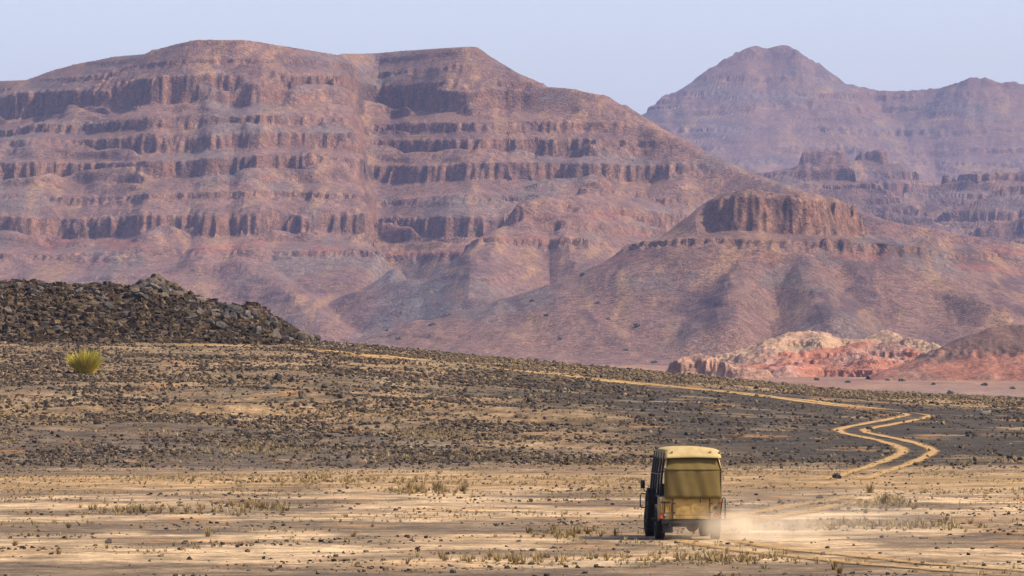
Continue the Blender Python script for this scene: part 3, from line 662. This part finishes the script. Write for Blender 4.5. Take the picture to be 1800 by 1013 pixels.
# ------------------------------------------------------------------ the safari truck
class MB:
    def __init__(s): s.bm = bmesh.new()
    def box(s, x0, x1, y0, y1, z0, z1, bev=0.0):
        vs = bmesh.ops.create_cube(s.bm, size=1.0)['verts']
        for v in vs: v.co = Vector((x0 + (v.co.x + .5) * (x1 - x0), y0 + (v.co.y + .5) * (y1 - y0), z0 + (v.co.z + .5) * (z1 - z0)))
        if bev: bmesh.ops.bevel(s.bm, geom=list({e for v in vs for e in v.link_edges}), offset=bev, segments=2, affect='EDGES', profile=.6)
        return s
    def cyl(s, c, axis, r, h, n=20, r2=None):
        q = Vector((0, 0, 1)).rotation_difference(Vector(axis)).to_matrix().to_4x4()
        bmesh.ops.create_cone(s.bm, cap_ends=True, segments=n, radius1=r, radius2=r if r2 is None else r2, depth=h, matrix=Matrix.Translation(c) @ q); return s
    def tube(s, pts, r, n=8):
        P = [Vector(p) for p in pts]; prev = None
        for i, p in enumerate(P):
            d = ((P[min(i + 1, len(P) - 1)] - P[max(i - 1, 0)])).normalized(); a = d.orthogonal().normalized() if abs(d.z) > .95 else d.cross(Vector((0, 0, 1))).normalized(); b = d.cross(a).normalized()
            ring = [s.bm.verts.new(p + (a * math.cos(t * 2 * math.pi / n) + b * math.sin(t * 2 * math.pi / n)) * r) for t in range(n)]
            if prev:
                for k in range(n): s.bm.faces.new((prev[k], prev[(k + 1) % n], ring[(k + 1) % n], ring[k]))
            else: s.bm.faces.new(ring[::-1])
            prev = ring
        s.bm.faces.new(prev); return s
    def lathe_x(s, prof, c, n=36):            # profile of (x, radius) turned about the x axis
        rings = [[s.bm.verts.new((c[0] + x, c[1] + r * math.cos(t * 2 * math.pi / n), c[2] + r * math.sin(t * 2 * math.pi / n))) for t in range(n)] for x, r in prof]
        for a, b in zip(rings[:-1], rings[1:]):
            for k in range(n): s.bm.faces.new((a[k], a[(k + 1) % n], b[(k + 1) % n], b[k]))
        return s
    def sheet(s, rows):
        g_ = [[s.bm.verts.new(p) for p in r] for r in rows]
        for a, b in zip(g_[:-1], g_[1:]):
            for k in range(len(a) - 1): s.bm.faces.new((a[k], a[k + 1], b[k + 1], b[k]))
        return s
    def build(s, name, mat, parent, smooth=False, thick=0.0):
        me = bpy.data.meshes.new(name); bmesh.ops.recalc_face_normals(s.bm, faces=s.bm.faces); s.bm.to_mesh(me); s.bm.free(); me.materials.append(mat)
        if smooth: me.polygons.foreach_set('use_smooth', [True] * len(me.polygons))
        o = bpy.data.objects.new(name, me); link(o, parent)
        if thick: md = o.modifiers.new('thickness', 'SOLIDIFY'); md.thickness = thick; md.offset = 0
        return o
PAINT = flat_mat('cream_paint', (.62, .39, .095), .55, noise=.10, nscale=5, spec=.35, dirt=(.30, .185, .055))
CANVAS = flat_mat('beige_canvas', (.62, .47, .22), .95, noise=.07, nscale=5, spec=.05, bump=.5, dirt=(.52, .38, .17))
CURTAIN = flat_mat('curtain_canvas', (.20, .142, .048), .95, noise=.10, nscale=3, spec=.05, bump=.6, dirt=(.24, .175, .07))  # curtain and upper flap, set darker than the roof canvas
BLACK = flat_mat('black_steel', (.018, .018, .018), .5, noise=.2)
RUBBER = flat_mat('tyre_rubber', (.022, .020, .018), .85, noise=.3, nscale=9, spec=.15, dirt=(.055, .043, .03))
DUSTY = flat_mat('dusty_steel', (.09, .075, .05), .8, noise=.3, nscale=6)
RIM = flat_mat('rim_paint', (.30, .23, .10), .6, noise=.2)
REDL = flat_mat('red_lens', (.55, .03, .015), .25, noise=.05, spec=.5); ORL = flat_mat('orange_lens', (.70, .13, .02), .25, noise=.05, spec=.5)
GREYL = flat_mat('grey_lens', (.35, .36, .38), .25, noise=.05, spec=.5); PLATE = flat_mat('plate_yellow', (.68, .40, .08), .5, noise=.05); INK = flat_mat('plate_ink', (.20, .03, .012), .6, noise=.05)
MIRR = flat_mat('mirror_glass', (.8, .8, .8), .08, metal=1.0, noise=.01); SEAT = flat_mat('seat_vinyl', (.05, .042, .035), .7, noise=.2)
gm, gnt, gb = new_mat('windscreen_glass'); gb.inputs['Roughness'].default_value = .03; gb.inputs['Alpha'].default_value = .18; gb.inputs['Base Color'].default_value = (.8, .85, .85, 1); gb.inputs['Specular IOR Level'].default_value = .5
GLASS = gm
def build_truck():
    T = bpy.data.objects.new('safari_truck', None); link(T); T.rotation_mode = 'XYZ'
    tag(T, 'cream safari truck with beige canvas top driving away through dust', 'truck')
    # --- chassis and running gear (x right, y forward, z up; the rear axle is the origin)
    MB().box(-.76, .76, -.93, -.82, .44, .56, .01).box(-.46, -.36, -.85, 3.2, .50, .60).box(.36, .46, -.85, 3.2, .50, .60).build('chassis', BLACK, T)
    MB().box(-.72, .72, -.80, .10, .40, .52).box(-.30, .30, -.1, .5, .36, .5).build('fuel_tank', BLACK, T)
    MB().cyl((0, 0, .39), (1, 0, 0), .055, 1.3).cyl((.12, 0, .37), (0, 1, 0), .17, .22, 18, .12).build('rear_axle', DUSTY, T)
    MB().cyl((0, 2.77, .40), (1, 0, 0), .05, 1.3).cyl((-.2, 2.77, .40), (0, 1, 0), .14, .22, 16, .1).build('front_axle', DUSTY, T)
    MB().tube([(-.50, .6, .45), (-.52, -.5, .43), (-.56, -.98, .40)], .03).build('exhaust_pipe', DUSTY, T)
    def wheel(x, y, z, side, name='wheel'):
        W = bpy.data.objects.new(name, None); W.location = (x, y, z); link(W, T)
        r, w = .40, .125
        t = MB().lathe_x([(-w * .8, .20), (-w, .26), (-w * 1.02, .33), (-w * .93, .375), (-w * .8, r), (w * .8, r), (w * .93, .375), (w * 1.02, .33), (w, .26), (w * .8, .20)], (0, 0, 0))
        for k in range(30):
            a = k * 2 * math.pi / 30
            for s in (-1, 1):
                v = bmesh.ops.create_cube(t.bm, size=1.0, matrix=Matrix.Rotation(a + (.1 if s > 0 else 0), 4, 'X') @ Matrix.Translation((s * w * .47, 0, r + .004)) @ Matrix.Diagonal((w * .72, .045, .022, 1)))
        ty = t.build('tyre', RUBBER, W)
        MB().lathe_x([(-.09, .215), (-.10, .20), (-.02, .19), (.0, .13), (.03, .11), (.03, .0)] if side > 0 else [(.09, .215), (.10, .20), (.02, .19), (.0, .13), (-.03, .11), (-.03, .0)], (side * .02, 0, 0)).build('rim', RIM, W, True)
        MB().cyl((side * .06, 0, 0), (1, 0, 0), .06, .10, 16).build('hub', BLACK, W)
        return W
    for x, y, s in ((-.735, 0, -1), (.735, 0, 1), (-.735, 2.77, -1), (.735, 2.77, 1)): wheel(x, y, .415, s)
    wheel(-.885, .75, .93, -1, 'spare_wheel')
    MB().box(-.78, -.74, .5, 1.0, .75, 1.1).cyl((-.80, .75, .93), (1, 0, 0), .05, .12, 12).build('spare_wheel_bracket', BLACK, T)
    # --- body
    b = MB(); b.box(-.82, .82, -.90, -.30, .56, 1.14, .012); b.box(-.74, .74, -.30, 1.25, .60, 1.13, .012); b.build('rear_tub', PAINT, T)
    for s in (-1, 1):
        MB().tube([(s * .79, -.42, .50), (s * .81, -.40, .78), (s * .81, -.2, .9), (s * .81, .2, .9), (s * .81, .42, .75), (s * .79, .46, .52)], .03).build('wheel_arch', PAINT, T)
        MB().box(s * .60 - .13, s * .60 + .13, -.86, -.845, .20, .50).build('mud_flap', BLACK, T)
    tg = MB().box(-.47, .50, -.935, -.902, .60, 1.10, .008).build('tailgate', PAINT, T)
    MB().box(-.40, .43, -.943, -.936, .67, .69).box(-.40, .43, -.943, -.936, 1.03, 1.05).box(-.41, -.395, -.943, -.936, .67, 1.05).box(.425, .44, -.943, -.936, .67, 1.05).box(.008, .018, -.942, -.936, .69, 1.03).build('pressed_ribs', PAINT, tg)
    for x in (-.47, .50): MB().box(x - .014, x + .014, -.958, -.936, .57, 1.13).cyl((x + .03, -.95, .74), (1, 0, 0), .016, .07, 10).cyl((x + .03, -.95, .98), (1, 0, 0), .016, .07, 10).build('hinge', flat_mat('rusty_steel', (.12, .06, .03), .8), tg)
    MB().sheet([[(-.10, -.955, 1.135), (.06, -.955, 1.135)], [(-.03, -.957, 1.085), (.0, -.957, 1.085)]]).build('latch', BLACK, tg, thick=.012)
    MB().box(.235, .262, -.962, -.945, .98, 1.15).build('strap', flat_mat('strap_web', (.10, .07, .03), .9), tg)
    MB().box(-.47, .50, -.95, -.935, .575, .60).build('lower_lip', PAINT, tg)
    # lamps and plate
    for x, z, r, m, nm in ((-.775, .62, .045, ORL, 'indicator_lamp'), (-.665, .675, .042, GREYL, 'reversing_lamp'), (.665, .66, .05, REDL, 'tail_lamp'), (.775, .655, .034, ORL, 'indicator_lamp'), (-.775, .70, .03, REDL, 'tail_lamp'), (.765, .985, .034, REDL, 'reflector')):
        l = MB().cyl((x, -.925, z), (0, 1, 0), r, .05, 20).build(nm, m, T); MB().cyl((x, -.908, z), (0, 1, 0), r * 1.22, .014, 20).build('bezel', BLACK, l)
    MB().cyl((.65, -.91, .86), (0, 1, 0), .048, .03, 18).build('fuel_cap', DUSTY, T).scale = (1, 1, 1)
    pl = MB().box(-.785, -.515, -.917, -.905, .735, .955, .003).build('number_plate', PLATE, T)
    cu = bpy.data.curves.new('lettering', 'FONT'); cu.body = 'I V71'; cu.size = .165; cu.align_x = 'CENTER'; cu.align_y = 'CENTER'; cu.extrude = .002
    to = bpy.data.objects.new('lettering_curve', cu); C.objects.link(to); dg = bpy.context.evaluated_depsgraph_get()
    me = bpy.data.meshes.new_from_object(to.evaluated_get(dg)); bpy.data.objects.remove(to); me.materials.clear(); me.materials.append(INK)
    lt = bpy.data.objects.new('lettering', me); link(lt, pl); lt.location = (-.65, -.9195, .845); lt.rotation_euler = (R(90), 0, 0); lt.scale = (.62, 1.15, 1)
    MB().box(-.80, -.55, -.945, -.92, .985, 1.02).box(-.70, -.68, -.945, -.92, .58, 1.02).build('plate_bracket', BLACK, T)
    # cab, bonnet, wings
    for s in (-1, 1):
        d = MB().box(s * .78 - .03, s * .78 + .03, 1.28, 2.10, .58, 1.14, .01).build('door', PAINT, T); MB().box(s * .815 - .012, s * .815 + .012, 1.33, 1.45, 1.02, 1.05).build('handle', BLACK, d)
        MB().box(s * .66 - .16, s * .66 + .16, 2.14, 3.30, .78, 1.10, .03).build('wing', PAINT, T)
        MB().cyl((s * .62, 3.32, .93), (0, 1, 0), .09, .05, 20).build('headlamp', GREYL, T)
    MB().box(-.49, .49, 2.14, 3.28, .75, 1.16, .03).build('bonnet', PAINT, T); MB().box(-.74, .74, 1.26, 2.13, .52, .60).build('floor_pan', BLACK, T)
    MB().box(-.80, .80, 3.40, 3.50, .50, .62, .01).box(-.4, -.34, 3.2, 3.42, .52, .6).box(.34, .4, 3.2, 3.42, .52, .6).build('front_bumper', BLACK, T)
    ws = MB().tube([(-.76, 2.14, 1.14), (-.73, 2.10, 1.75)], .022).tube([(.76, 2.14, 1.14), (.73, 2.10, 1.75)], .022).tube([(-.75, 2.10, 1.75), (.75, 2.10, 1.75)], .022).tube([(-.76, 2.14, 1.16), (.76, 2.14, 1.16)], .025).tube([(0, 2.14, 1.16), (0, 2.1, 1.75)], .014).build('windscreen', BLACK, T)
    MB().sheet([[(-.74, 2.135, 1.17), (.74, 2.135, 1.17)], [(-.71, 2.10, 1.74), (.71, 2.10, 1.74)]]).build('glass', GLASS, ws, thick=.005)
    for x in (-.38, .38):
        st = MB().box(x - .25, x + .25, 1.35, 1.8, .85, 1.0, .03).box(x - .25, x + .25, 1.28, 1.38, .95, 1.45, .03).build('seat', SEAT, T)
    for y in (.0, .75): MB().box(-.62, .70, y - .2, y + .2, 1.0, 1.14, .03).box(-.5, .66, y - .26, y - .18, 1.12, 1.45, .03).build('bench_seat', SEAT, T)
    # --- frame of the top
    for y in (-.62, .1, .8, 1.45, 2.08):
        for s in (-1, 1): MB().tube([(s * .80 + .02, y, 1.10), (s * .765 + .03, y, 1.7), (s * .70 + .05, y, 2.30)], .032).build('pole', BLACK, T)
    for s in (-1, 1): MB().tube([(s * .765 + .03, -.64, 1.72), (s * .765 + .02, 2.08, 1.72)], .016).build('rail', BLACK, T); MB().tube([(s * .81 + .02, -.64, 1.15), (s * .80, 2.1, 1.15)], .022).build('rail', BLACK, T)
    # --- canvas roof: arched sheet with sloping tail flap and hanging side valances
    def roofz(u, y): return 2.43 - .035 * u ** 2 - .055 * abs(u) ** 6 - .012 * math.cos(y * 4.4) * (1 - u * u)
    cx, hw = .065, .715; rows = []; ny_ = 26
    for j in range(ny_ + 1):
        y = -.66 + j * (2.22 + .66) / ny_
        rows.append([(cx + u * hw, y, roofz(u, y) - (.05 * max(0, (j - ny_ + 4) / 4.0) ** 2)) for u in np.linspace(-1, 1, 19)])
    flap = [[(cx + u * (hw + .02 * k), -.66 - .26 * k, roofz(u, -.66) * (1 - k) + (2.175 - .02 * u * u) * k) for u in np.linspace(-1, 1, 19)] for k in (1.0, .75, .5, .25)]
    rf = MB().sheet(flap + rows).build('canvas_roof', CANVAS, T, True, thick=.014)
    for s in (-1, 1):
        vr = []
        for k in range(4):
            vr.append([(cx + s * (hw + .022 * k / 3 + .006 * math.sin(y * 9)), y, roofz(1, y) - (.19 + .022 * math.cos(y * 2 * math.pi / .72)) * k / 3.0) for y in np.linspace(-.80, 2.2, 40)])
        MB().sheet(vr).build('side_valance', CANVAS, rf, True, thick=.012)
    for x in (-.49, .52): MB().box(x - .03, x + .03, -.815, -.795, 2.285, 2.335).build('buckle', flat_mat('buckle_brown', (.42, .24, .09), .8), rf)
    # --- rear curtain
    def cur(z0, z1, w0, w1, y0, y1, amp, nz=8, nx=30):
        rr = []
        for j in range(nz + 1):
            t = j / nz; z = z0 + (z1 - z0) * t; w = w0 + (w1 - w0) * t; y = y0 + (y1 - y0) * t
            rr.append([(cx + u * w, y - amp * (math.sin(u * 7 + z * 3) * .5 + math.sin(u * 15 + z * 5 + 1) * .35) * (.4 + .6 * (1 - t)) - .018 * math.cos(u * 1.57) + .05 * abs(u) ** 8, z) for u in np.linspace(-1, 1, nx)])
        return rr
    rc = MB().sheet(cur(1.10, 1.865, .742, .742, -.975, -.94, .026)).build('rear_curtain', CURTAIN, T, True, thick=.01)
    MB().sheet(cur(1.84, 2.20, .748, .655, -.955, -.74, .016)).build('upper_flap', CURTAIN, rc, True, thick=.012)
    for s in (-1, 1): MB().sheet([[(cx + s * .735, -.93, 1.88), (cx + s * .70, -.72, 1.95)], [(cx + s * .66, -.78, 2.2), (cx + s * .69, -.66, 2.25)]]).build('gusset', CANVAS, rc, thick=.01)
    for s in (-1, 1): MB().sheet([[(cx + s * .742, -.93, z), (cx + s * .748, -.80, z)] for z in np.linspace(1.12, 1.9, 6)]).build('curtain_edge', CANVAS if s > 0 else CURTAIN, rc, thick=.01)
    # --- mirrors, guard bars, step
    for s in (-1, 1):
        mr = MB().box(s * .97 - .06, s * .97 + .06, 2.22, 2.26, 1.30, 1.52, .015).build('mirror', BLACK, T)
        MB().box(s * .97 - .045, s * .97 + .045, 2.214, 2.219, 1.325, 1.495).build('mirror_glass', MIRR, mr); MB().tube([(s * .76, 2.15, 1.14), (s * .90, 2.25, 1.22), (s * .96, 2.25, 1.32)], .011).build('arm', BLACK, mr)
    MB().tube([(-.80, 2.3, 1.14), (-1.00, 2.3, 1.17), (-1.03, 2.3, 1.13), (-1.03, 2.3, .82), (-1.0, 2.3, .78), (-.80, 2.3, .80)], .016).build('guard_bar', BLACK, T)
    MB().tube([(.765, -.93, .56), (.80, -.95, .85), (.835, -.95, 1.10), (.86, -.95, 1.135), (.90, -.95, 1.10), (.905, -.95, .9), (.895, -.95, .57)], .015).build('grab_bar', BLACK, T)
    MB().tube([(.88, -.95, 1.06), (.875, -.95, .60)], .009).build('grab_bar_stay', flat_mat('bare_steel', (.55, .53, .5), .35, metal=.8), T)
    MB().box(.73, .93, -.98, -.84, .53, .56).build('step', DUSTY, T); MB().box(-.95, -.76, -.2, .0, .54, .57).build('side_step', DUSTY, T)
    T.location = (4.62, 150.0, 0.0); T.rotation_euler = (0, 0, R(4.0)); return T
truck = build_truck(); truck.location.z = gz1(4.6, 151.0) - .005

# ------------------------------------------------------------------ dust behind the wheels
def dust(name, label, c, rad, dens, scale):
    bm = bmesh.new(); bmesh.ops.create_icosphere(bm, subdivisions=3, radius=1.0); me = bpy.data.meshes.new(name); bm.to_mesh(me); bm.free()
    o = bpy.data.objects.new(name, me); o.location = c; o.scale = rad; link(o); tag(o, label, 'dust', kind='stuff')
    m = bpy.data.materials.new(name); m.use_nodes = True; nt = m.node_tree; nt.nodes.clear(); L = nt.links.new
    out = nt.nodes.new('ShaderNodeOutputMaterial'); pv = nt.nodes.new('ShaderNodeVolumePrincipled'); tc = nt.nodes.new('ShaderNodeTexCoord')
    ln = nt.nodes.new('ShaderNodeVectorMath'); ln.operation = 'LENGTH'; L(tc.outputs['Object'], ln.inputs[0])
    fr = nt.nodes.new('ShaderNodeMapRange'); fr.interpolation_type = 'SMOOTHSTEP'; fr.inputs['From Min'].default_value = 1.0; fr.inputs['From Max'].default_value = 0.1; fr.inputs['To Max'].default_value = 1.0
    L(ln.outputs['Value'], fr.inputs['Value'])
    ge = nt.nodes.new('ShaderNodeNewGeometry'); n = nt.nodes.new('ShaderNodeTexNoise'); n.inputs['Scale'].default_value = scale; n.inputs['Detail'].default_value = 3; L(ge.outputs['Position'], n.inputs['Vector'])
    nr = nt.nodes.new('ShaderNodeMapRange'); nr.inputs['From Min'].default_value = .38; nr.inputs['From Max'].default_value = .68; L(n.outputs['Fac'], nr.inputs['Value'])
    m1 = nt.nodes.new('ShaderNodeMath'); m1.operation = 'MULTIPLY'; L(fr.outputs[0], m1.inputs[0]); L(nr.outputs[0], m1.inputs[1])
    m2 = nt.nodes.new('ShaderNodeMath'); m2.operation = 'MULTIPLY'; m2.inputs[1].default_value = dens; L(m1.outputs[0], m2.inputs[0]); L(m2.outputs[0], pv.inputs['Density'])
    pv.inputs['Color'].default_value = (1.0, .87, .66, 1); pv.inputs['Anisotropy'].default_value = .2; L(pv.outputs[0], out.inputs['Volume']); me.materials.append(m)
dust('dust_cloud', 'low tan dust cloud trailing from the rear wheels', (6.3, 148.2, .30), (2.6, 1.6, .8), 1.1, 1.3)
dust('dust_cloud', 'thin dust drifting to the side behind the truck', (8.4, 149.0, .5), (4.2, 2.6, 1.1), .17, .8)

# ------------------------------------------------------------------ haze
def build_haze():
    bm = bmesh.new(); bmesh.ops.create_cube(bm, size=1.0)
    me = bpy.data.meshes.new('haze'); 
    lo = Vector((-9000, -60, -12)); hi = Vector((9000, 16200, 640))
    for v in bm.verts: v.co = Vector([lo[i] + (v.co[i] + .5) * (hi[i] - lo[i]) for i in range(3)])
    bm.to_mesh(me); bm.free()
    m = bpy.data.materials.new('haze_air'); m.use_nodes = True; nt = m.node_tree; nt.nodes.clear()
    out = nt.nodes.new('ShaderNodeOutputMaterial'); pv = nt.nodes.new('ShaderNodeVolumePrincipled')
    pv.inputs['Density'].default_value = 3.2e-5; pv.inputs['Color'].default_value = (.48, .58, 1.0, 1); pv.inputs['Anisotropy'].default_value = 0.0
    nt.links.new(pv.outputs[0], out.inputs['Volume']); me.materials.append(m)
    o = bpy.data.objects.new('haze', me); link(o); tag(o, 'thin bluish haze between the slope and the mountains', 'haze', kind='stuff'); o.display_type = 'WIRE'
build_haze()
